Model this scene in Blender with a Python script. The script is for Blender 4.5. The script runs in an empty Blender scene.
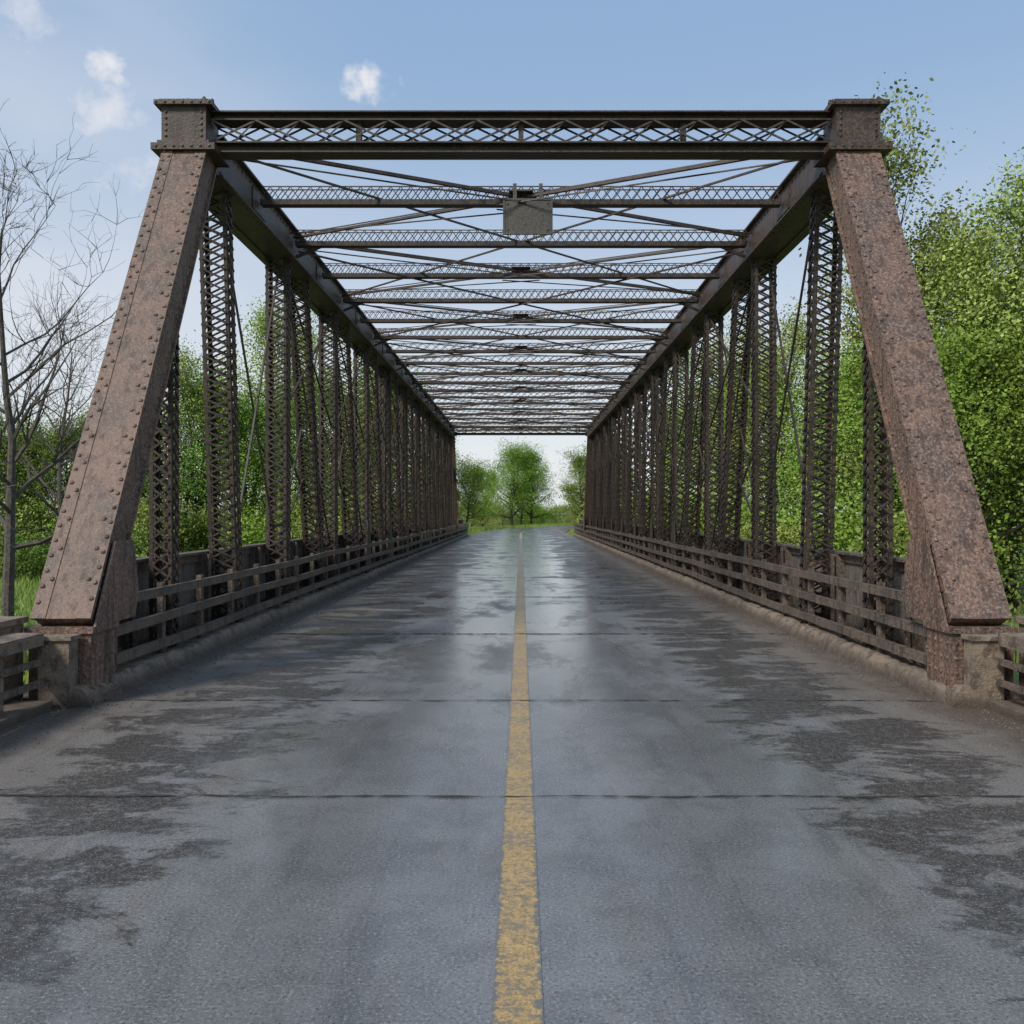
import bpy, math, random
import numpy as np
from mathutils import Vector, Matrix
random.seed(7); np.random.seed(7)
sc=bpy.context.scene
F=900.0
# ---------------------------------------------------------------- helpers
class MB:
    def __init__(s): s.v=[]; s.f=[]; s.m=[]
    def add(s,vs,fs,m=0):
        o=len(s.v); s.v.extend([tuple(v) for v in vs]); s.f.extend([tuple(i+o for i in f) for f in fs]); s.m.extend([m]*len(fs))
    def box(s,x0,x1,y0,y1,z0,z1,m=0):
        vs=[(x0,y0,z0),(x1,y0,z0),(x1,y1,z0),(x0,y1,z0),(x0,y0,z1),(x1,y0,z1),(x1,y1,z1),(x0,y1,z1)]
        s.add(vs,[(0,3,2,1),(4,5,6,7),(0,1,5,4),(1,2,6,5),(2,3,7,6),(3,0,4,7)],m)
    def bar(s,p0,p1,a,b,side=(1,0,0),m=0):
        p0=Vector(p0);p1=Vector(p1);d=(p1-p0).normalized()
        S=Vector(side); S=(S-d*S.dot(d)).normalized(); U=d.cross(S)
        vs=[]
        for p in (p0,p1):
            for sx,sy in ((-1,-1),(1,-1),(1,1),(-1,1)):
                vs.append(p+S*(sx*a/2)+U*(sy*b/2))
        s.add(vs,[(0,3,2,1),(4,5,6,7),(0,1,5,4),(1,2,6,5),(2,3,7,6),(3,0,4,7)],m)
    def rivet(s,p,n,r=0.026,h=0.016,m=0):
        p=Vector(p);n=Vector(n).normalized()
        t=Vector((0,0,1)) if abs(n.z)<.9 else Vector((1,0,0))
        a=n.cross(t).normalized();b=n.cross(a)
        vs=[];K=7
        for rr,hh in ((r,-0.002),(r*.75,h*.7)):
            for k in range(K):
                q=2*math.pi*k/K
                vs.append(p+a*(rr*math.cos(q))+b*(rr*math.sin(q))+n*hh)
        vs.append(p+n*h)
        fs=[(k,(k+1)%K,K+(k+1)%K,K+k) for k in range(K)]+[(K+k,K+(k+1)%K,2*K) for k in range(K)]
        s.add(vs,fs,m)
    def lattice(s,p0,p1,wdir,w,ddir,d,step=.22,bw=.05,ca=.07,faces=4,bt=.012):
        """laced member: four corner angles + crossed lacing on faces"""
        p0=Vector(p0);p1=Vector(p1);ax=(p1-p0);L=ax.length;ax.normalize()
        W=Vector(wdir);W=(W-ax*W.dot(ax)).normalized()
        D=Vector(ddir);D=(D-ax*D.dot(ax)-W*D.dot(W)).normalized()
        for i in(-1,1):
            for j in (-1,1):
                o=W*(i*(w/2-ca/2))+D*(j*d/2)
                s.bar(p0+o,p1+o,ca,.014,W)
                o=W*(i*w/2)+D*(j*(d/2-ca/2))
                s.bar(p0+o,p1+o,ca,.014,D)
        n=max(2,int(L/step)); st=L/n
        for k in range(n):
            a=p0+ax*(k*st);b=p0+ax*((k+1)*st)
            for j in (-1,1):
                o=D*(j*(d/2+.010)); e=W*(w/2-.03)
                s.bar(a+o-e,b+o+e,bw,bt,W+ax*.3); s.bar(a+o+e+D*(j*.012),b+o-e+D*(j*.012),bw,bt,W-ax*.3)
            if faces==4:
                for j in (-1,1):
                    o=W*(j*(w/2+.010)); e=D*(d/2-.03)
                    s.bar(a+o-e,b+o+e,bw,bt,D+ax*.3); s.bar(a+o+e+W*(j*.012),b+o-e+W*(j*.012),bw,bt,D-ax*.3)
    def build(s,name,mats,parent=None,smooth=False):
        me=bpy.data.meshes.new(name); me.from_pydata(s.v,[],s.f)
        for m in mats: me.materials.append(m)
        me.polygons.foreach_set('material_index',s.m)
        if smooth: me.polygons.foreach_set('use_smooth',[True]*len(me.polygons))
        me.update()
        ob=bpy.data.objects.new(name,me); sc.collection.objects.link(ob)
        if parent: ob.parent=parent
        return ob
def empty(name):
    e=bpy.data.objects.new(name,None); sc.collection.objects.link(e); return e
class NT:
    def __init__(s,nt): s.nt=nt
    def n(s,t,**k):
        nd=s.nt.nodes.new(t)
        for a,b in k.items(): setattr(nd,a,b)
        return nd
    def l(s,a,b): s.nt.links.new(a,b)
    def setin(s,i,v):
        if isinstance(v,bpy.types.NodeSocket): s.l(v,i)
        elif v is not None: i.default_value=v
    def math(s,op,a,b=None,c=None,clamp=False):
        nd=s.n('ShaderNodeMath',operation=op,use_clamp=clamp)
        s.setin(nd.inputs[0],a); s.setin(nd.inputs[1],b)
        if c is not None: s.setin(nd.inputs[2],c)
        return nd.outputs[0]
    def noise(s,vec,scale,detail=4,rough=.55,dist=0):
        nd=s.n('ShaderNodeTexNoise'); s.l(vec,nd.inputs['Vector'])
        nd.inputs['Scale'].default_value=scale;nd.inputs['Detail'].default_value=detail
        nd.inputs['Roughness'].default_value=rough;nd.inputs['Distortion'].default_value=dist
        return nd.outputs['Fac']
    def ss(s,v,a,b,c=0,d=1):
        nd=s.n('ShaderNodeMapRange',interpolation_type='SMOOTHSTEP'); s.setin(nd.inputs[0],v)
        for i,x in enumerate((a,b,c,d)): nd.inputs[i+1].default_value=x
        return nd.outputs[0]
    def mix(s,f,a,b,bt='MIX'):
        nd=s.n('ShaderNodeMix',data_type='RGBA',blend_type=bt)
        s.setin(nd.inputs[0],f)
        for i,v in ((6,a),(7,b)):
            if isinstance(v,tuple): v=(*v,1) if len(v)==3 else v
            s.setin(nd.inputs[i],v)
        return nd.outputs[2]
    def map(s,vec,sc_):
        nd=s.n('ShaderNodeMapping'); s.l(vec,nd.inputs[0]); nd.inputs['Scale'].default_value=sc_; return nd.outputs[0]
    def bump(s,h,st,dist=.02,nrm=None):
        nd=s.n('ShaderNodeBump'); s.l(h,nd.inputs['Height']); s.setin(nd.inputs['Strength'],st); nd.inputs['Distance'].default_value=dist
        if nrm: s.l(nrm,nd.inputs['Normal'])
        return nd.outputs[0]
def newmat(name):
    m=bpy.data.materials.new(name); m.use_nodes=True
    t=NT(m.node_tree); b=m.node_tree.nodes['Principled BSDF']
    tc=t.n('ShaderNodeTexCoord')
    return m,t,b,tc.outputs['Object']
# ---------------------------------------------------------------- materials
def steel(name,c1,c2,c3,rough=.55,bumps=.5,streak=.6):
    m,t,b,co=newmat(name)
    n1=t.noise(co,2.2,3,.7); n2=t.noise(co,30,2,.8); n3=t.noise(t.map(co,(7,7,.7)),1.6,3,.65)
    c=t.mix(t.ss(n1,.38,.62),c1,c2)
    c=t.mix(t.math('MULTIPLY',t.ss(n2,.5,.64),.85),c,c3)
    c=t.mix(t.math('MULTIPLY',t.ss(n2,.44,.34),.75),c,tuple(x*.25 for x in c1))
    c=t.mix(t.math('MULTIPLY',t.ss(n3,.5,.66),streak),c,tuple(x*.30 for x in c1))
    t.l(c,b.inputs['Base Color'])
    t.l(t.ss(n2,.3,.7,rough-.12,rough+.2),b.inputs['Roughness'])
    if bumps: t.l(t.bump(n2,bumps,.012),b.inputs['Normal'])
    return m
M_post=steel('rusted_steel',(.190,.113,.080),(.120,.082,.064),(.30,.205,.155),.55,.9,.7)
M_chord=steel('brown_steel',(.080,.050,.035),(.046,.033,.027),(.13,.088,.064),.5,.5)
M_dark=steel('dark_steel',(.062,.043,.032),(.034,.027,.023),(.11,.078,.058),.55,0)
M_rail=steel('weathered_rail_steel',(.150,.112,.085),(.080,.062,.050),(.22,.17,.13),.6,.5,.75)
M_plate=steel('grey_plate_steel',(.165,.145,.118),(.10,.088,.074),(.23,.20,.16),.6,.5,.75)
M_sign=steel('sign_plate_paint',(.10,.093,.080),(.075,.070,.062),(.14,.128,.11),.6,.15,.3)
def concrete():
    m,t,b,co=newmat('stained_concrete')
    n1=t.noise(co,1.7,4,.65); n2=t.noise(co,55,2,.75); n3=t.noise(co,7,4,.6)
    c=t.mix(t.ss(n1,.35,.65),(.27,.205,.15),(.17,.132,.10))
    c=t.mix(t.math('MULTIPLY',t.ss(n3,.48,.62),.75),c,(.075,.052,.036))
    c=t.mix(t.math('MULTIPLY',t.ss(n2,.52,.7),.5),c,(.38,.31,.245))
    sep=t.n('ShaderNodeSeparateXYZ'); t.l(co,sep.inputs[0])
    base=t.ss(t.math('ADD',sep.outputs[2],t.math('MULTIPLY',t.math('SUBTRACT',n3,.5),.25)),.02,.16,.75,0)
    c=t.mix(base,c,(.055,.040,.029))
    t.l(c,b.inputs['Base Color']); b.inputs['Roughness'].default_value=.8
    t.l(t.bump(t.math('ADD',n2,t.math('MULTIPLY',n3,2)),.7,.02),b.inputs['Normal'])
    return m
M_conc=concrete()
def road_mat():
    m,t,b,co=newmat('wet_asphalt')
    sep=t.n('ShaderNodeSeparateXYZ'); t.l(co,sep.inputs[0]); X=sep.outputs[0]
    ax=t.math('ABSOLUTE',X)
    big=t.noise(co,.45,2,.6); med=t.noise(co,2.4,4,.7,.3); agg=t.noise(co,60,2,.9)
    st=t.noise(t.map(co,(2.2,.5,1)),1.0,4,.68,.4); mic=t.noise(co,15,3,.78)
    c=t.mix(t.ss(big,.35,.65),(.150,.146,.142),(.205,.197,.188))
    c=t.mix(t.math('MULTIPLY',t.ss(med,.42,.66),.6),c,(.105,.103,.10))
    edge=t.ss(t.math('ADD',ax,t.math('MULTIPLY',t.math('SUBTRACT',st,.5),5)),1.7,3.6)
    c=t.mix(t.math('MULTIPLY',edge,.8),c,(.165,.135,.106))
    gs=t.noise(t.map(co,(2.6,.35,1)),1.3,4,.7,.2)
    c=t.mix(t.math('MULTIPLY',t.ss(gs,.5,.68),.45),c,(.07,.065,.06))
    side=t.ss(t.math('ABSOLUTE',t.math('SUBTRACT',ax,2.75)),.3,1.7,.15,-.10)
    pn=t.noise(t.map(co,(1.0,1.7,1)),.95,8,.74,.4)
    pv=t.math('ADD',t.math('ADD',pn,side),t.math('MULTIPLY',t.math('SUBTRACT',mic,.5),.12))
    patch=t.ss(pv,.575,.655)
    patch2=t.math('MULTIPLY',patch,t.ss(mic,.36,.54,.55,1))
    c=t.mix(t.math('MULTIPLY',patch2,.94),c,(.033,.024,.016))
    mudedge=t.ss(t.math('ADD',ax,t.math('MULTIPLY',t.math('SUBTRACT',med,.5),1.2)),3.7,4.25)
    c=t.mix(t.math('MULTIPLY',mudedge,.85),c,(.085,.060,.042))
    c=t.mix(t.ss(agg,.54,.68,0,.65),c,(.38,.37,.35))
    c=t.mix(t.ss(agg,.46,.32,0,.8),c,(.035,.034,.033))
    t.l(c,b.inputs['Base Color'])
    wn=t.noise(t.map(co,(1.0,.55,1)),.85,5,.7,.3)
    wet=t.ss(t.math('ADD',t.math('ADD',wn,t.ss(ax,.9,2.6,.13,-.05)),t.math('MULTIPLY',t.math('SUBTRACT',mic,.5),.12)),.44,.66)
    r=t.math('SUBTRACT',.50,t.math('MULTIPLY',wet,.35))
    r=t.math('ADD',r,t.math('MULTIPLY',t.math('SUBTRACT',mic,.5),.28))
    r=t.math('ADD',r,t.math('MULTIPLY',edge,.10))
    r=t.math('MAXIMUM',t.math('SUBTRACT',r,t.math('MULTIPLY',patch,.12)),.11)
    t.l(r,b.inputs['Roughness'])
    t.l(t.bump(t.math('ADD',agg,t.math('MULTIPLY',mic,.8)),t.math('SUBTRACT',.5,t.math('MULTIPLY',wet,.38)),.007),b.inputs['Normal'])
    b.inputs['IOR'].default_value=1.5
    b.inputs['Coat Roughness'].default_value=.22
    t.l(t.math('MULTIPLY',wet,.85),b.inputs['Coat Weight'])
    return m
M_road=road_mat()
def line_mat():
    m,t,b,co=newmat('worn_yellow_paint')
    n=t.noise(co,22,4,.75); n2=t.noise(co,3,3,.6); n3=t.noise(co,80,2,.8)
    c=t.mix(t.ss(n2,.3,.7),(.46,.29,.10),(.40,.265,.12))
    c=t.mix(t.ss(n3,.5,.66,0,.6),c,(.62,.46,.24))
    c=t.mix(t.ss(n3,.46,.32,0,.8),c,(.14,.105,.06))
    w=t.ss(t.math('ADD',n,t.math('MULTIPLY',n2,.35)),.63,.78)
    c=t.mix(t.math('MULTIPLY',w,.75),c,(.17,.15,.12))
    sep=t.n('ShaderNodeSeparateXYZ'); t.l(co,sep.inputs[0])
    e=t.math('ADD',t.math('ABSOLUTE',t.math('ADD',sep.outputs[0],.012)),t.math('MULTIPLY',t.math('SUBTRACT',n,.5),.12))
    c=t.mix(t.ss(e,.076,.094),c,(.155,.15,.145))
    t.l(c,b.inputs['Base Color']); b.inputs['Roughness'].default_value=.38
    t.l(t.bump(n3,.35,.006),b.inputs['Normal'])
    return m
M_line=line_mat()
def simple(name,c,r,b2=None):
    m,t,b,co=newmat(name)
    n=t.noise(co,8,3,.65)
    t.l(t.mix(t.ss(n,.35,.65),c,b2 or tuple(x*.5 for x in c)),b.inputs['Base Color']); b.inputs['Roughness'].default_value=r
    return m
M_joint=simple('joint_tar',(.022,.021,.020),.6,(.05,.045,.04))
M_bark=simple('bark',(.085,.066,.05),.9)
M_barkp=simple('bare_bark',(.13,.11,.09),.9)
M_grav=simple('gravel_stone',(.16,.125,.095),.85)
def ground_mat():
    m,t,b,co=newmat('grassy_ground')
    n=t.noise(co,.12,4,.6); n2=t.noise(co,3,4,.7)
    c=t.mix(t.ss(n2,.3,.7),(.09,.15,.025),(.17,.235,.045))
    c=t.mix(t.ss(n,.5,.66,0,.8),c,(.19,.19,.07))
    sep=t.n('ShaderNodeSeparateXYZ'); t.l(co,sep.inputs[0])
    e=t.ss(t.math('ADD',t.math('ABSOLUTE',sep.outputs[0]),t.math('MULTIPLY',t.math('SUBTRACT',n2,.5),2)),5.0,6.2,1,0)
    e=t.math('MULTIPLY',e,t.ss(sep.outputs[1],60,75,1,0))
    c=t.mix(e,c,(.085,.068,.05))
    wet=t.ss(t.math('ADD',sep.outputs[2],t.math('MULTIPLY',n2,.3)),-2.3,-2.1,1,0)
    c=t.mix(wet,c,(.05,.04,.03))
    t.l(c,b.inputs['Base Color']); b.inputs['Roughness'].default_value=.9
    return m
M_ground=ground_mat()
def leafmat(name,dark,light):
    m=bpy.data.materials.new(name); m.use_nodes=True; nt=m.node_tree; nt.nodes.clear(); t=NT(nt)
    at=t.n('ShaderNodeAttribute',attribute_name='tint'); oi=t.n('ShaderNodeObjectInfo')
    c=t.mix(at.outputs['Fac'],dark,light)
    hs=t.n('ShaderNodeHueSaturation'); t.l(c,hs.inputs['Color'])
    t.l(t.math('ADD',.485,t.math('MULTIPLY',oi.outputs['Random'],.03)),hs.inputs['Hue'])
    t.l(t.math('ADD',.80,t.math('MULTIPLY',oi.outputs['Random'],.44)),hs.inputs['Value'])
    d=t.n('ShaderNodeBsdfDiffuse'); t.l(hs.outputs[0],d.inputs[0])
    o=t.n('ShaderNodeOutputMaterial'); t.l(d.outputs[0],o.inputs[0]); return m
M_leafA=leafmat('spring_leaves',(.17,.235,.05),(.42,.48,.14))
M_leafB=leafmat('dense_leaves',(.10,.19,.03),(.30,.42,.075))
M_leafC=leafmat('deep_leaves',(.08,.145,.032),(.22,.31,.065))
M_grass=leafmat('grass_blades',(.12,.20,.035),(.32,.38,.10))
def water():
    m,t,b,co=newmat('stream_water'); b.inputs['Base Color'].default_value=(.03,.035,.025,1); b.inputs['Roughness'].default_value=.08
    t.l(t.bump(t.noise(co,3,4,.6),.2,.05),b.inputs['Normal']); return m
M_water=water()
# ---------------------------------------------------------------- terrain
def sst(a,b,x):
    u=np.clip((x-a)/(b-a),0,1); return u*u*(3-2*u)
def roadcx(y): return np.where(np.asarray(y)>78,(np.asarray(y,float)-78)**2*.0042,0.0)
def gz(x,y):
    x=np.asarray(x,float);y=np.asarray(y,float)
    rx=np.abs(x-roadcx(y))
    z=-.06-.45*sst(5.6,10,rx)
    dip=sst(11,19,y)*(1-sst(50,59,y))
    z=z-dip*1.4
    ch_=sst(18.5,21.5,y)*(1-sst(27,31,y)); z=z-ch_*.9
    z=z+ .25*np.sin(x*.11+1)*np.cos(y*.09)*sst(7,20,rx)*(1-ch_)
    return z
def axis(lo,hi,fine_lo,fine_hi,fs,cs):
    a=list(np.arange(fine_lo,fine_hi,fs)); v=fine_lo
    s=fs
    while v>lo: s*=1.25; v-=s; a.insert(0,v)
    v=a[-1]; s=fs
    while v<hi: s*=1.25; v+=s; a.append(v)
    return np.array(a)
xs=axis(-900,900,-30,30,1.0,0); ys=axis(-900,900,-12,90,1.0,0)
GX,GY=np.meshgrid(xs,ys); GZ=gz(GX,GY)
nx,ny=len(xs),len(ys)
g=MB(); g.v=[(float(a),float(b),float(c)) for a,b,c in zip(GX.ravel(),GY.ravel(),GZ.ravel())]
g.f=[(j*nx+i,j*nx+i+1,(j+1)*nx+i+1,(j+1)*nx+i) for j in range(ny-1) for i in range(nx-1)]; g.m=[0]*len(g.f)
g.build('ground',[M_ground],smooth=True)
w=MB(); w.add([(-160,18,-2.3),(160,18,-2.3),(160,32,-2.3),(-160,32,-2.3)],[(0,1,2,3)]); w.build('stream_water',[M_water])
r=MB(); yy=[-60,-30,-10,0,5,10,20,40,60,72]+list(np.arange(76,240,4)); 
for k,y in enumerate(yy):
    wd=5.3 if y<8 else (4.3 if y<70 else 4.0)
    c=float(roadcx(y)); r.v+= [(c-wd,y,0),(c+wd,y,0)]
    if k: r.f.append((2*k-2,2*k-1,2*k+1,2*k)); r.m.append(0)
r.build('road',[M_road])
r=MB()
yl=[-60,0,72]+list(np.arange(76,240,4))
for k,y in enumerate(yl):
    c=float(roadcx(y))-.012; r.v+= [(c-.097,y,.004),(c+.097,y,.004)]
    if k: r.f.append((2*k-2,2*k-1,2*k+1,2*k)); r.m.append(0)
r.build('road_centre_line',[M_line])
r=MB()
for jy in [-6,-3,1.0,6.0,9.05,14,20.1]+[26+6*k for k in range(8)]:
    N=140; W=5.2 if jy<8 else 4.2
    wv=.012 if jy<12 else .03
    o=len(r.v); wob=0
    for k in range(N+1):
        wob=wob*.85+random.gauss(0,.005)
        x=-W+2*W*k/N; dy=.008*math.sin(x*5+jy)+wob; ww=wv*random.choice((.25,.6,1,1.2,1.5))
        r.v+=[(x,jy+dy-ww,.008),(x,jy+dy+ww,.008)]
    for k in range(N): r.f.append((o+2*k,o+2*k+2,o+2*k+3,o+2*k+1)); r.m.append(0)
r.build('road_joint_seam',[M_joint])
bridge=empty('truss_bridge')
Y0,Y1=9.1,61.0; TY0,TY1=12.45,57.7
d=MB()
d.box(-5.0,5.0,Y0+.3,Y1-.3,-.38,-.03)
d.build('deck_slab',[M_conc],bridge)
d=MB()
for y in (Y0-.9,Y1-.7): d.box(-5.6,5.6,y,y+1.6,-3.2,-.045)
d.build('abutments',[M_conc],bridge)
def kerb(sgn,y0,y1,xi=4.22,xo=4.52,h=.2):
    k=MB(); prof=[(xi-.05,-.03),(xi+.015,h*.7),(xi+.06,h),(xo,h+.01),(xo+.02,-.03)]
    n=int((y1-y0)/.1)
    chip=0
    for i in range(n+1):
        y=y0+(y1-y0)*i/n
        chip=chip*.8+random.gauss(0,.012)
        j1=.02*math.sin(y*1.7)+chip
        for a,(x,z) in enumerate(prof):
            q=random.gauss(0,.008)
            k.v.append((sgn*(x+(j1+q if a<3 else 0)),y,z+(q-abs(chip)*.8 if 0<a<4 else 0)))
    P=len(prof)
    for i in range(n):
        for a in range(P-1):
            f=(i*P+a,(i+1)*P+a,(i+1)*P+a+1,i*P+a+1)
            k.f.append(f if sgn>0 else f[::-1]); k.m.append(0)
    k.f.append(tuple(range(P))); k.m.append(0)
    return k.build('kerb',[M_conc])
kerb(-1,8.75,72); kerb(1,8.75,72)
# ---------------------------------------------------------------- end posts & trusses
CX=4.56
def endpost(sgn,front):
    m=MB()
    if front: pb=Vector((sgn*CX,Y0,.74)); pt=Vector((sgn*CX,TY0,6.82))
    else: pb=Vector((sgn*CX,Y1,.74)); pt=Vector((sgn*CX,TY1,6.82))
    ax=(pt-pb).normalized(); S=Vector((1,0,0)); N=S.cross(ax)
    if (N.y>0)==front: N=-N
    w,dp=.60,.40
    m.bar(pb,pt,w-.06,dp-.03,S)
    m.bar(pb+N*(dp/2),pt+N*(dp/2),w,.03,S)
    m.bar(pb-N*(dp/2),pt-N*(dp/2),w,.03,S)
    for i in (-1,1): 
        m.bar(pb+S*(i*(w/2-.075))+N*(dp/2+.020),pt+S*(i*(w/2-.075))+N*(dp/2+.020),.15,.008,S)
    L=(pt-pb).length; n=int(L/.17)
    for k in range(1,n):
        p=pb+ax*(k*L/n)
        for i in (-1,1):
            if front: 
                m.rivet(p+S*(i*(w/2-.04))+N*(dp/2+.023)+ax*(.04*(i>0)),N,.028,.024)
                if k%2==0: m.rivet(p+S*(i*(w/2-.115))+N*(dp/2+.023)+ax*.08,N,.028,.024)
            for j in (-1,1): m.rivet(p+S*(i*(w/2-.03))+N*(j*(dp/2-.07)),S*i,.026,.018)
    yb=pb.y; t=-1 if front else 1
    x0,x1=sorted((sgn*(CX-.31),sgn*(CX+.31)))
    y0,y1=sorted((yb+t*.20,yb-t*.32))
    m.box(x0,x1,y0,y1,-.02,.70)
    m.box(x0-.03,x1+.03,y0-.03,y1+.03,.70,.76)
    m.box(x0-.05,x1+.05,y0-.05,y1+.05,-.02,.07)
    for zz in (.15,.3,.45,.6):
        for xx in (x0+.06,x0+.2,x1-.2,x1-.06): m.rivet((xx,y0 if front else y1,zz),(0,t,0),.024,.015)
        for yy in np.linspace(y0+.06,y1-.06,4): m.rivet((sgn*(CX-.31),yy,zz),(-sgn,0,0),.024,.015)
    gi=sgn*(CX-.325)
    a=.012
    vs=[(gi-a,yb+t*.16,.76),(gi-a,yb-t*.75,.76),(gi-a,yb-t*.85,1.05),(gi-a,yb-t*.72,1.6),(gi-a,yb-t*.28,1.6)]
    vs+= [(x+2*a,y,z) for x,y,z in vs]
    m.add(vs,[(0,1,2,3,4),(9,8,7,6,5)]+[(i,(i+1)%5,5+(i+1)%5,5+i) for i in range(5)])
    yt=pt.y; h0,h1=6.86,7.40
    x0,x1=sorted((sgn*(CX-.29),sgn*(CX+.31)))
    m.box(x0,x1,yt-.26,yt+.26,h0,h1,1)
    m.box(x0-.12,x1+.14,yt-.33,yt+.33,h0-.07,h0+.02,1)
    m.box(x0-.05,x1+.05,yt-.29,yt+.29,h0+.02,h0+.07,1)
    m.box(x0-.08,x1+.10,yt-.33,yt+.33,h1,h1+.06,1)
    m.box(x0-.03,x1+.04,yt-.28,yt+.28,h1+.06,h1+.09,1)
    for xx in np.linspace(x0-.05,x1+.07,7): m.rivet((xx,yt-.33,h1+.03),(0,-1,0),.022,.015,1); m.rivet((xx,yt-.33,h0-.025),(0,-1,0),.022,.015,1)
    for xx in (x0+.06,x1-.06):
        for zz in np.linspace(h0+.14,h1-.08,5): m.rivet((xx,yt-.26,zz),(0,-1,0),.024,.016,1)
    rr=random.Random(3)
    for xx in np.linspace(x0-.05,x1+.06,10): m.rivet((xx+rr.uniform(-.02,.02),yt-.2+rr.uniform(-.05,.05),h1+.06),(0,0,1),.035,rr.uniform(.04,.09),1)
    return m
for sgn in (-1,1):
    for fr in (True,False): endpost(sgn,fr).build('end_post',[M_post,M_chord],bridge)
ch=MB()
for sgn in (-1,1):
    xi=sgn*(CX-.3); xo=sgn*(CX+.3)
    a,b=sorted((xi,xo))
    ch.box(a+.03,b-.03,TY0+.26,TY1-.26,6.66,7.20)
    ch.box(a-.05,b+.05,TY0+.26,TY1-.26,7.20,7.23)
    ch.box(a-.05,a+.12,TY0+.26,TY1-.26,6.635,6.66); ch.box(b-.12,b+.05,TY0+.26,TY1-.26,6.635,6.66)
    y=TY0+.4
    while y<TY1-.3:
        for z in (6.73,7.13): ch.rivet((xi+sgn*.03,y,z),(-sgn,0,0),.028,.02)
        ch.rivet((xi+sgn*.03,y,6.635),(0,0,-1),.022,.014)
        y+=.2
    for y in np.arange(TY0+2.25,TY1-1,4.5):
        p,q=sorted((xi+sgn*.03,xi+sgn*.012)); ch.box(p,q,y-.35,y+.35,6.76,7.10)
ch.build('top_chords',[M_chord],bridge)
# web members
wm=MB()
vert=[16.9+4.4*k for k in range(10)]
vert=[v for v in vert if v<57.3]
for sgn in (-1,1):
    X=sgn*CX
    wm.lattice((X,11.5,.1),(X,11.5,4.8),(1,0,0),.28,(0,1,0),.22,step=.16,bw=.028,ca=.045)
    wm.lattice((X,58.6,.1),(X,58.6,4.8),(1,0,0),.28,(0,1,0),.22,step=.3,bw=.035,ca=.05)
    wm.lattice((X,14.0,.1),(X,13.4,6.64),(1,0,0),.40,(0,1,0),.28,step=.16,bw=.028,ca=.05)
    for k,v in enumerate(vert):
        s=(.16,.17,.2,.26)[min(k,3)]; bw=(.028,.03,.034,.045)[min(k,3)]
        wm.lattice((X,v,.1),(X,v,6.64),(1,0,0),.38,(0,1,0),.28,step=s,bw=bw,ca=.05)
        if k<len(vert)-1:
            wm.lattice((X,v+3.1,.1),(X,v+1.5,6.64),(1,0,0),.36,(0,1,0),.28,step=s,bw=bw,ca=.05)
            for o_,(z0_,z1_) in ((-.07,(6.5,1.1)),(.07,(1.1,6.5)),(-.13,(3.9,6.5)),(.13,(3.9,1.1)),(-.10,(6.5,3.9)),(.10,(1.1,3.9))):
                wm.bar((X+o_*sgn,v+.1,z0_),(X+o_*sgn,v+4.3,z1_),.03,.04)
            if k>=2:
                wm.lattice((X,v+3.75,.1),(X,v+3.9,6.64),(1,0,0),.22,(0,1,0),.2,step=.3,bw=.04,ca=.05)
        gi=X-sgn*.2
        vs=[(gi,v-.5,.3),(gi,v+.5,.3),(gi,v+.17,1.65),(gi,v-.17,1.65)]; vs+=[(x-sgn*.016,y,z) for x,y,z in vs]
        if k>1: wm.add(vs,[(0,1,2,3),(7,6,5,4),(0,4,5,1),(1,5,6,2),(2,6,7,3),(3,7,4,0)])
    wm.bar((X+.05,14,1.1),(X+.05,16.8,6.5),.03,.04); wm.bar((X-.05,14,6.2),(X-.05,16.8,1.5),.03,.04)
wm.build('web_members',[M_dark],bridge)
# portals and top struts
st=MB(); xa=CX-.32
for yt in (TY0,TY1):
    for z,h in ((7.33,.13),(6.90,.15)):
        st.box(-xa,xa,yt-.14,yt+.14,z-h/2,z-h/2+.02); st.box(-xa,xa,yt-.14,yt+.14,z+h/2-.02,z+h/2)
        st.box(-xa,xa,yt-.03,yt+.03,z-h/2+.02,z+h/2-.02)
    for j in (-.12,.12):
        n=14
        for k in range(n):
            a=-xa+2*xa*k/n; b=-xa+2*xa*(k+1)/n; c_=(a+b)/2
            st.bar((a,yt+j,6.975),(b,yt+j,7.265),.012,.026,(0,1,0)); st.bar((b,yt+j*1.12,6.975),(a,yt+j*1.12,7.265),.012,.026,(0,1,0))
            if j<0: st.bar((c_,yt+j*.9,6.975),(c_+(b-a)/2,yt+j*.9,7.265),.010,.018,(0,1,0))
    for x in np.linspace(-xa+2,xa-2,3): st.box(x-.035,x+.035,yt-.06,yt+.06,6.975,7.265)
n=20; SY=[TY0+(TY1-TY0)*k/n for k in range(1,n)]
for k,y in enumerate(SY):
    st.box(-xa,xa,y-.075,y+.075,6.90,6.918); st.box(-xa,xa,y-.01,y+.01,6.918,6.98)
    st.box(-xa,xa,y-.09,y-.075,6.90,6.985); st.box(-xa,xa,y+.075,y+.09,6.90,6.98)
    for j in (-.075,.075): st.box(-xa,xa,y+j-.011,y+j+.011,7.187,7.20)
    m_=52 if k<6 else 30
    for j in (-.085,.085):
        for q in range(m_):
            a=-xa+2*xa*q/m_; b=-xa+2*xa*(q+1)/m_
            st.bar((a,y+j,6.97),(b,y+j,7.19),.010,.014,(0,1,0))
            if j<0: st.bar((b,y+j*1.1,6.97),(a,y+j*1.1,7.19),.010,.014,(0,1,0))
    if k%2==1:
        for s in (-1,1): st.bar((s*(xa+.02),y,6.7),(s*(xa-.5),y,6.92),.05,.05,(0,1,0))
st.build('portal_and_top_struts',[M_dark],bridge)
lb=MB(); ys2=[TY0]+SY[1::2]+[TY1]
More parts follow.
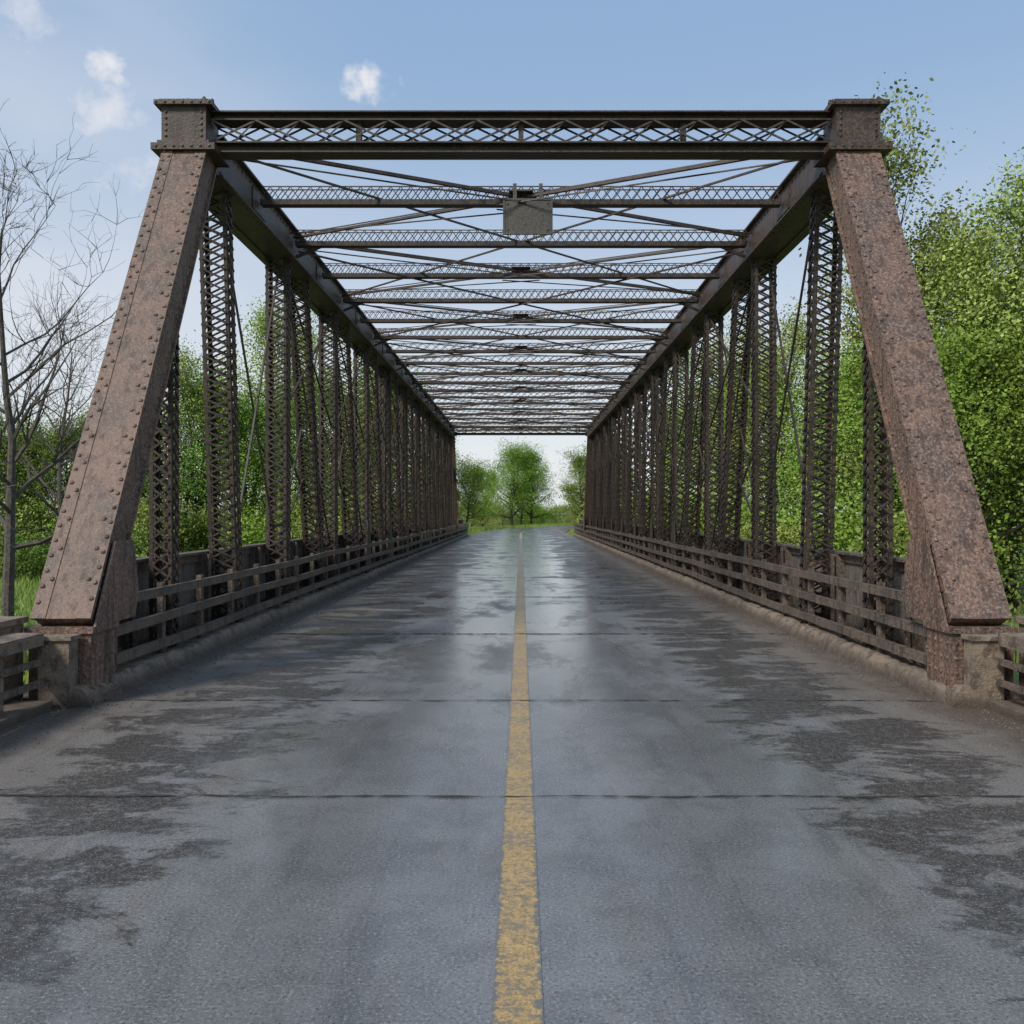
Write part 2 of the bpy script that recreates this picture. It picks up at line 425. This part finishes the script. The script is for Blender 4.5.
for a,b in zip(ys2[:-1],ys2[1:]):
    for s in (-1,1):
        lb.bar((-s*xa,a+.15,7.04),(s*xa,b-.15,7.04+.012*s),.06,.04,(1,0,0)); lb.bar((-s*xa,a+.3,7.12),(s*xa,b-.05,7.12),.018,.018)
        lb.bar((-s*xa,a+.5,7.0),(s*.4,(a+b)/2-.1,6.88),.02,.02); lb.bar((-s*xa,b-.5,7.0),(s*.4,(a+b)/2+.1,6.88),.02,.02)
    lb.box(-.2,.2,(a+b)/2-.18,(a+b)/2+.18,7.085,7.10)
for a,b in zip(ys2[:-2:2],ys2[2::2]):
    for s in (-1,1): lb.bar((-s*xa,a+.2,6.99),(s*xa,b-.2,6.99),.03,.03)
for a,b in zip(ys2[1:-2:2],ys2[3::2]):
    for s in (-1,1): lb.bar((-s*xa,a+.2,6.87),(s*xa,b-.2,6.87+.02*s),.04,.03)
lb.build('lateral_bracing',[M_chord],bridge)
gd=MB()
for s in (-1,1):
    a,b=sorted((s*5.05,s*5.01)); gd.box(a,b,Y0+.4,Y1-.4,-.8,.15)
    a,b=sorted((s*5.2,s*4.98)); gd.box(a,b,Y0+.4,Y1-.4,-.84,-.80)
gd.build('side_girders',[M_plate],bridge)
sg=MB(); yS=SY[0]-.20
sg.box(-.26,.48,yS-.02,yS+.0,6.40,6.92); sg.box(-.29,.51,yS-.03,yS+.01,6.92,6.95); sg.box(-.29,.51,yS-.03,yS+.01,6.37,6.40)
sg.box(-.29,-.26,yS-.03,yS+.01,6.40,6.92); sg.box(.48,.51,yS-.03,yS+.01,6.40,6.92)
for x in (-.1,.32): sg.box(x-.03,x+.03,yS+.0,yS+.06,6.45,7.2)
for x in (-.21,.43):
    for z in (6.45,6.87): sg.rivet((x,yS-.02,z),(0,-1,0),.02,.014)
sg.build('bridge_sign_plate',[M_sign])
# ---------------------------------------------------------------- railings
def railing(s):
    m=MB()
    def bx(xa_,xb_,*r,mm=0):
        a,b=sorted((s*xa_,s*xb_)); m.box(a,b,*r,mm)
    ya,yb=9.55,74
    bx(4.90,4.93,ya,yb,.10,1.27,mm=1)
    bx(4.78,4.98,ya,yb,1.27,1.305)
    bx(4.86,4.90,ya,yb,1.15,1.27)
    bx(4.84,4.90,ya,yb,.16,.26)
    y=ya+.1
    while y<yb:
        bx(4.72,4.90,y-.012,y+.012,.10,1.265); bx(4.70,4.72,y-.06,y+.06,.10,1.265)
        bx(4.36,4.70,y-.03,y+.03,.86,.92); bx(4.36,4.70,y-.03,y+.03,.50,.56)
        bx(4.35,4.42,y-.05,y+.05,.20,1.04)
        if y<30:
            for z in (.3,.45,.7,.95): m.rivet((s*4.35,y,z),(-s,0,0),.018,.012)
            for z in np.linspace(.2,1.2,8): m.rivet((s*4.70,y,z),(-s,0,0),.018,.012)
        y+=1.32
    rg=random.Random(9+s)
    for z in (.94,.62,.32):
        y=ya; dz=0;dx=0
        while y<yb:
            y2=min(y+2.64,yb); dz2=rg.uniform(-.018,.018);dx2=rg.uniform(-.012,.012)
            m.bar((s*(4.322+dx),y,z+dz),(s*(4.322+dx2),y2,z+dz2),.045,.09,(1,0,0))
            m.bar((s*(4.335+dx),y,z+dz+.053),(s*(4.335+dx2),y2,z+dz2+.053),.07,.013,(1,0,0))
            y=y2;dz=dz2;dx=dx2
    return m.build('bridge_railing',[M_rail,M_plate])
railing(-1); railing(1)
def approach(s):
    m=MB()
    def bx(xa_,xb_,*r,mm=0):
        a,b=sorted((s*xa_,s*xb_)); m.box(a,b,*r,mm)
    bx(4.36,4.66,8.68,8.86,-.03,.66); bx(4.33,4.69,8.65,8.862,.66,.70)
    y=7.9
    while y>-14:
        bx(4.60,4.84,y-.10,y+.10,.09,.62); y-=1.1
    bx(4.58,4.90,-14,8.64,.62,.74)
    bx(4.56,4.60,-14,8.64,.44,.50,mm=1); bx(4.56,4.60,-14,8.64,.24,.30,mm=1)
    bx(4.50,4.86,-14,8.64,-.03,.09)
    bx(4.95,5.25,8.3,8.95,-.03,.80); bx(4.92,5.28,8.27,8.98,.80,.86)
    return m.build('approach_barrier',[M_conc,M_rail])
approach(-1); approach(1)
gr=MB()
for i in range(4200):
    s=random.choice((-1,1)); y=2+ (random.random()**1.6)*30
    off=abs(random.gauss(0,.22)); x=s*((4.18 if y>8.7 else 4.46)-off); r_=random.uniform(.004,.016)
    vs=[(x+r_*random.uniform(.6,1.3)*a,y+r_*random.uniform(.6,1.3)*b,.002+r_*c) for a,b,c in ((1,0,0),(0,1,0),(-1,0,0),(0,-1,0),(0,0,1))]
    gr.add(vs,[(0,1,4),(1,2,4),(2,3,4),(3,0,4)])
gr.build('gravel',[M_grav])
# ---------------------------------------------------------------- vegetation
def tube(V,Fc,pts,rad,n):
    o=len(V); pts=[Vector(p) for p in pts]
    for i,p in enumerate(pts):
        d=(pts[min(i+1,len(pts)-1)]-pts[max(i-1,0)]).normalized()
        t=Vector((1,0,0)) if abs(d.x)<.8 else Vector((0,1,0))
        a=d.cross(t).normalized(); b=d.cross(a)
        for k in range(n):
            q=2*math.pi*k/n; V.append(tuple(p+(a*math.cos(q)+b*math.sin(q))*rad[i]))
    for i in range(len(pts)-1):
        for k in range(n): Fc.append((o+i*n+k,o+i*n+(k+1)%n,o+(i+1)*n+(k+1)%n,o+(i+1)*n+k))
def grow(rng,p,d,L,r,steps,wig,up):
    pts=[Vector(p)];rad=[r];d=Vector(d).normalized()
    for i in range(steps):
        d=(d+Vector((rng.gauss(0,wig),rng.gauss(0,wig),rng.gauss(0,wig)+up))).normalized()
        pts.append(pts[-1]+d*(L/steps)); rad.append(max(r*(1-.85*(i+1)/steps),.004))
    return pts,rad
def maketree(name,seed,H,spread,f0,nb,leafmat_,barkm,tr=.22,nl=26,ls=.13,sig=.45,bare=False,lean=0,subs=6,twigs=2,lite=False):
    rng=random.Random(seed); V=[];Fc=[];tips=[]
    pts,rad=grow(rng,(0,0,-.3),(lean,0,1),H+.3,tr,10,.07,.05); tube(V,Fc,pts,rad,8)
    for b in range(nb):
        t=f0+(1-f0)*((b+rng.random())/nb)**.9; t=min(t,.985)
        i=int(t*10); fr=t*10-i; p=pts[i].lerp(pts[min(i+1,10)],fr); r=(rad[i]*(1-fr)+rad[min(i+1,10)]*fr)*.6
        u=(t-f0)/(1-f0); L=spread*(math.sin(math.pi*min(1,(.22+.78*u)))**.6*.9+.2)*rng.uniform(.65,1.15)
        ang=b*2.4+rng.uniform(-.5,.5); el=.25+.8*u+rng.uniform(-.15,.25)
        d=(math.cos(ang)*math.cos(el),math.sin(ang)*math.cos(el),math.sin(el))
        bp,br=grow(rng,p,d,L,max(r,.02),6,.15,.07); tube(V,Fc,bp,br,4)
        for s in range(subs):
            j=rng.randint(1,6); q=bp[j]; dd=(bp[j]-bp[j-1]).normalized()
            d2=dd+Vector((rng.gauss(0,.6),rng.gauss(0,.6),rng.gauss(.15,.5)))
            sp,sr=grow(rng,q,d2,L*rng.uniform(.3,.55),max(br[j]*.6,.012),4 if bare else 3,.2,.06)
            if not lite: tube(V,Fc,sp,sr,3)
            tips.append(sp[2]); tips.append(sp[-1])
            for w_ in range(twigs):
                jj=rng.randint(1,len(sp)-1); d3=(sp[jj]-sp[jj-1]).normalized()+Vector((rng.gauss(0,.6),rng.gauss(0,.6),rng.gauss(.1,.5)))
                tp,tr_=grow(rng,sp[jj],d3,L*rng.uniform(.14,.32),.012 if bare else .009,3,.22,.03)
                if bare: tube(V,Fc,tp,tr_,3)
                tips.append(tp[3])
                if bare:
                    for z_ in range(2):
                        d4=d3.normalized()+Vector((rng.gauss(0,.6),rng.gauss(0,.6),rng.gauss(.1,.5)))
                        t2,r2=grow(rng,tp[rng.randint(1,3)],d4,L*rng.uniform(.08,.16),.007,2,.2,.03); tube(V,Fc,t2,r2,3)
    return leafy(name,V,Fc,tips,seed,nl,ls,sig,leafmat_,barkm)
def leafy(name,V,Fc,tips,seed,nl,ls,sig,lm,barkm,flat=.75):
    rs=np.random.RandomState(seed); nbark=len(Fc); nv=len(V)
    tp=np.array([tuple(t) for t in tips]).reshape(-1,3)
    cnt=rs.poisson(nl,len(tp)) if nl>0 else np.zeros(len(tp),int)
    idx=np.repeat(np.arange(len(tp)),cnt); n=len(idx)
    if n:
        c=tp[idx]+rs.normal(0,sig,(n,3))*np.array([1,1,flat])
        nrm=rs.normal(0,1,(n,3))+np.array([0,0,.7]); nrm/=np.linalg.norm(nrm,axis=1)[:,None]
        a=np.cross(nrm,rs.normal(0,1,(n,3))); a/=np.linalg.norm(a,axis=1)[:,None]+1e-9; b=np.cross(nrm,a)
        s=(ls*rs.uniform(.5,1.35,n))[:,None]
        q=np.stack([c-a*s*.6,c-b*s*.4,c+a*s*.6,c+b*s*.4],1).reshape(-1,3)
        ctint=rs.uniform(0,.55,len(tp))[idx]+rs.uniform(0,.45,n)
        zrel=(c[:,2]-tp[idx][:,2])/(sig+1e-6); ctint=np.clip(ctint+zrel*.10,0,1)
        lf=(np.arange(n*4).reshape(-1,4)+nv)
        allv=np.vstack([np.array(V).reshape(-1,3),q]) if nv else q
    else: allv=np.array(V); lf=np.zeros((0,4),int); ctint=np.zeros(0)
    me=bpy.data.meshes.new(name); me.from_pydata(allv.tolist(),[],Fc+[tuple(x) for x in lf.tolist()])
    me.materials.append(barkm); me.materials.append(lm)
    me.polygons.foreach_set('material_index',[0]*nbark+[1]*n)
    at=me.attributes.new('tint','FLOAT','FACE'); at.data.foreach_set('value',[0.0]*nbark+ctint.tolist())
    me.update(); return me
def makeshrub(name,seed,R,H,lm,ntips,nl,ls,sig):
    rng=random.Random(seed); V=[];Fc=[];tips=[]
    lobes=[(rng.uniform(-.55,.55)*R,rng.uniform(-.55,.55)*R,rng.uniform(.3,.72)*H,rng.uniform(.35,.6)*R) for _ in range(9)]
    for k in range(6):
        a=rng.uniform(0,6.28); p,r=grow(rng,(0,0,-.4),(math.cos(a)*.5,math.sin(a)*.5,1),H*.8,.06,5,.15,.05); tube(V,Fc,p,r,3)
    for i in range(ntips):
        l=rng.choice(lobes); d=Vector((rng.gauss(0,1),rng.gauss(0,1),rng.gauss(.2,1))).normalized(); q=rng.uniform(.55,1.05)
        tips.append((l[0]+d.x*l[3]*q,l[1]+d.y*l[3]*q,max(.15,l[2]+d.z*l[3]*q*H/R*.62)))
    for i in range(ntips//4): tips.append((rng.uniform(-R,R),rng.uniform(-R,R),rng.uniform(.1,.3*H)))
    return leafy(name,V,Fc,tips,seed,nl,ls,sig,lm,M_bark)
T_tallA=maketree('m_tallA',11,15.5,3.4,.28,30,M_leafA,M_bark,.2,13,.125,.36)
T_tallB=maketree('m_tallB',12,14,4.0,.2,30,M_leafA,M_bark,.2,19,.135,.42)
T_roundA=maketree('m_roundA',13,9.5,4.2,.14,30,M_leafB,M_bark,.24,28,.145,.44)
T_roundB=maketree('m_roundB',14,10.3,4.5,.12,30,M_leafB,M_bark,.26,28,.145,.46)
T_deep=maketree('m_deep',15,8,4.0,.12,26,M_leafC,M_bark,.2,18,.20,.46)
T_far=maketree('m_far',17,10,4.5,.1,22,M_leafB,M_bark,.25,5,.5,.6,subs=5,twigs=1,lite=True)
T_farB=maketree('m_farB',18,11,4.2,.1,22,M_leafA,M_bark,.25,5,.45,.6,subs=5,twigs=1,lite=True)
T_bare=maketree('m_bare',16,13.0,5.2,.2,22,M_leafA,M_barkp,.20,0,.1,.3,bare=True,lean=.05,subs=7,twigs=3)
S_A=makeshrub('m_shrubA',21,2.6,3.2,M_leafB,150,32,.15,.34)
S_B=makeshrub('m_shrubB',22,2.8,3.8,M_leafA,150,32,.15,.36)
S_C=makeshrub('m_shrubC',23,3.0,3.4,M_leafC,150,32,.15,.36)
def put(me,name,x,y,s=1,rz=None,parent=None,sz=1):
    o=bpy.data.objects.new(name,me); sc.collection.objects.link(o)
    o.location=(x,y,float(gz(x,y))-.05); o.scale=(s,s,s*sz); o.rotation_euler=(0,0,random.uniform(0,6.28) if rz is None else rz)
    if parent: o.parent=parent
    return o
def at_px(px,y): return (px-521)/F*y
put(T_bare,'bare_tree',at_px(8,29.5),29.5,1.02,0.6)
put(T_bare,'bare_tree',at_px(64,52),52,1.0,2.4)
for px,y,m_,s in ((908,40,T_tallA,1.22),(950,39,T_tallB,1.12),(965,36.5,T_tallA,1.05),(1015,35,T_tallB,1.0),(850,48,T_tallA,1.0),(800,58,T_tallB,1.0),(765,66,T_tallA,1.0),(735,76,T_tallB,1.05),(985,50,T_tallB,1.3),(700,88,T_tallA,1.15),(1110,32,T_tallA,.9)):
    put(m_,'spring_tree',at_px(px,y),y,s)
for px,y,m_,s in ((985,33,T_roundB,.82),(930,38,T_roundA,.92),(1050,33,T_roundA,.85),(875,46,T_roundB,.95),(820,54,T_roundA,1.0),(770,66,T_roundB,1.05),(1010,40,T_roundB,1.1),(725,84,T_roundB,1.2),(680,106,T_roundA,1.3)):
    put(m_,'leafy_tree',at_px(px,y),y,s)
for px,y,m_,s in ((-60,58,T_deep,.8),(10,56,T_deep,.78),(66,56,T_roundB,.68),(118,58,T_deep,.82),(40,68,T_roundA,.78),(-20,66,T_roundB,.8),(95,74,T_roundB,.82)):
    put(m_,'leafy_tree',at_px(px,y),y,s)
for px,y,m_,s in ((180,62,T_tallB,.85),(245,66,T_tallB,1.12),(300,76,T_tallA,1.1),(345,88,T_tallB,1.15)):
    put(m_,'spring_tree',at_px(px,y),y,s)
for px,y,m_,s in ((150,60,T_roundA,.85),(200,62,T_roundB,.95),(245,62,T_roundA,.95),(285,72,T_roundA,1.1),(325,84,T_roundB,1.2),(360,98,T_roundA,1.4),(388,112,T_roundB,1.45)):
    put(m_,'leafy_tree',at_px(px,y),y,s)
for px,y,m_,s in ((512,140,T_roundB,1.0),(531,143,T_roundB,.96),(521,150,T_roundA,1.0),(466,126,T_roundA,.82),(440,124,T_roundB,1.0),(482,150,T_roundA,.85),(582,128,T_roundB,.82),(598,140,T_roundA,.9),(612,128,T_roundA,1.1)):
    put(m_,'leafy_tree',at_px(px,y),y,s)
th=empty('shrub_thicket')
rng=random.Random(5)
for side in (-1,1):
    for k in range(32):
        y=34+69*(k+rng.random())/32; lat=rng.uniform(11,15.5)+max(0,(45-y))*.14
        if side<0 and y<50: continue
        put(rng.choice((S_A,S_B,S_C) if side<0 else (S_A,S_B,S_A)),'shrub',side*lat,y,rng.uniform(.8,1.25),None,th)
for px,y,s in ((-40,50,1),(0,54,1.1),(35,50,.8),(75,54,1.1),(110,52,.9),(145,54,1.1),(180,56,1.0),(215,58,1.0)):
    put(rng.choice((S_A,S_C,S_B)),'shrub',at_px(px,y),y,s,None,th)
for px,y,s in ((450,118,.8),(470,150,1.1),(487,165,1.2),(502,160,1.0),(540,160,1.1),(552,168,1.0),(566,160,1.0),(585,135,.9),(600,118,.9),(425,100,.9),(526,165,1.3)):
    put(rng.choice((S_A,S_B)),'shrub',at_px(px,y),y,s,None,th)
dt=empty('distant_trees')
for k in range(96):
    a=2*math.pi*k/96+rng.uniform(-.03,.03); R=rng.uniform(150,230)
    x,y=R*math.sin(a),30+R*math.cos(a)
    if abs(x)<14 and y<0: continue
    px=(x/y*F+521) if y>5 else -999
    s=rng.uniform(1.0,1.5)
    if 440<px<600: s*=.5
    put(rng.choice((T_far,T_farB)),'tree',x,y,s,None,dt)
for k in range(8):
    s=rng.choice((-1,1)); put(T_far,'tree',s*rng.uniform(20,34),rng.uniform(-60,0),rng.uniform(.8,1),None,dt)
# grass
n=80000; rs=np.random.RandomState(3)
u=rs.rand(n); yv=6+u*60; lat=5.4+rs.rand(n)**1.3*27; xv=np.where(rs.rand(n)<.65,-1,1)*lat
nb=20000; yv[:nb]=rs.uniform(62,140,nb); xv[:nb]=np.where(rs.rand(nb)<.7,-1,1)*rs.uniform(4.4,10,nb)+roadcx(yv[:nb])
zv=gz(xv,yv); keep=zv>-2.1; xv,yv,zv=xv[keep],yv[keep],zv[keep]; n=len(xv)
h=rs.uniform(.12,.5,n); an=rs.uniform(0,6.28,n); wd=rs.uniform(.012,.04,n); lx=rs.normal(0,.12,n); ly=rs.normal(0,.12,n)
q=np.stack([np.stack([xv-wd*np.cos(an),yv-wd*np.sin(an),zv-.02],1),np.stack([xv+wd*np.cos(an),yv+wd*np.sin(an),zv-.02],1),np.stack([xv+lx,yv+ly,zv+h],1)],1).reshape(-1,3)
me=bpy.data.meshes.new('grass'); me.from_pydata(q.tolist(),[],np.arange(n*3).reshape(-1,3).tolist()); me.materials.append(M_grass)
at=me.attributes.new('tint','FLOAT','FACE'); at.data.foreach_set('value',rs.uniform(0,1,n).tolist())
o=bpy.data.objects.new('grass',me); sc.collection.objects.link(o)
# ---------------------------------------------------------------- sky & light
SEL,SAZ=42,222
wld=bpy.data.worlds.new('World'); sc.world=wld; wld.use_nodes=True; t=NT(wld.node_tree)
bg=wld.node_tree.nodes['Background']; bg.inputs[1].default_value=.15
sky=t.n('ShaderNodeTexSky'); sky.sky_type='NISHITA'; sky.sun_disc=False; sky.sun_elevation=math.radians(SEL); sky.sun_rotation=math.radians(SAZ)
sky.air_density=1.0; sky.dust_density=1.6; sky.ozone_density=1.2
tc=t.n('ShaderNodeTexCoord'); D=tc.outputs['Generated']
nz=t.noise(D,18,4,.66,0); nzw=t.noise(t.map(D,(1,1,2.2)),5,2,.6,0)
sp=t.n('ShaderNodeSeparateXYZ'); t.l(D,sp.inputs[0])
veil=t.mix(t.ss(sp.outputs[2],.0,.48),(5.6,5.8,6.0),(2.0,3.05,4.6))
base=t.mix(.86,sky.outputs[0],veil)
tot=None
mp=t.n('ShaderNodeVectorMath',operation='MULTIPLY'); t.l(D,mp.inputs[0]); mp.inputs[1].default_value=(1,1,1.35)
for px,py,r0,den in ((106,58,.036,.85),(108,118,.060,.75),(126,165,.048,.6),(366,82,.030,.9),(30,8,.055,.6)):
    v=Vector(((px-521)/F,1,(512-py)/F)).normalized()
    vd=t.n('ShaderNodeVectorMath',operation='DISTANCE'); 
    t.l(mp.outputs[0],vd.inputs[0]); vd.inputs[1].default_value=(v.x,v.y,v.z*1.35)
    e=t.math('ADD',vd.outputs['Value'],t.math('MULTIPLY',t.math('SUBTRACT',nz,.5),.13))
    mk=t.ss(e,-.01,r0,den,0)
    tot=mk if tot is None else t.math('MAXIMUM',tot,mk)
v=Vector(((20-521)/F,1,(512-230)/F)).normalized()
vd=t.n('ShaderNodeVectorMath',operation='DISTANCE'); t.l(D,vd.inputs[0]); vd.inputs[1].default_value=v
hz=t.math('MULTIPLY',t.ss(vd.outputs['Value'],0,.42,.4,0),t.ss(nzw,.3,.65,.4,1))
tot=t.math('MAXIMUM',tot,hz)
col=t.mix(tot,base,(5.9,5.8,5.9))
t.l(col,bg.inputs[0])
sun=bpy.data.lights.new('sun','SUN'); sun.energy=3.1; sun.angle=math.radians(14); sun.color=(1,.94,.85)
so=bpy.data.objects.new('sun',sun); sc.collection.objects.link(so)
sv=Vector((math.sin(math.radians(SAZ))*math.cos(math.radians(SEL)),math.cos(math.radians(SAZ))*math.cos(math.radians(SEL)),math.sin(math.radians(SEL))))
so.rotation_euler=sv.to_track_quat('Z','Y').to_euler()
cam=bpy.data.cameras.new('camera'); cam.lens=F/1024*36; cam.sensor_width=36; cam.shift_x=-9/1024; cam.clip_end=3000
co=bpy.data.objects.new('camera',cam); sc.collection.objects.link(co); co.location=(0,0,1.9); co.rotation_euler=(math.radians(90),0,0); sc.camera=co
sc.view_settings.view_transform='Standard'; sc.view_settings.look='None'; sc.view_settings.exposure=0
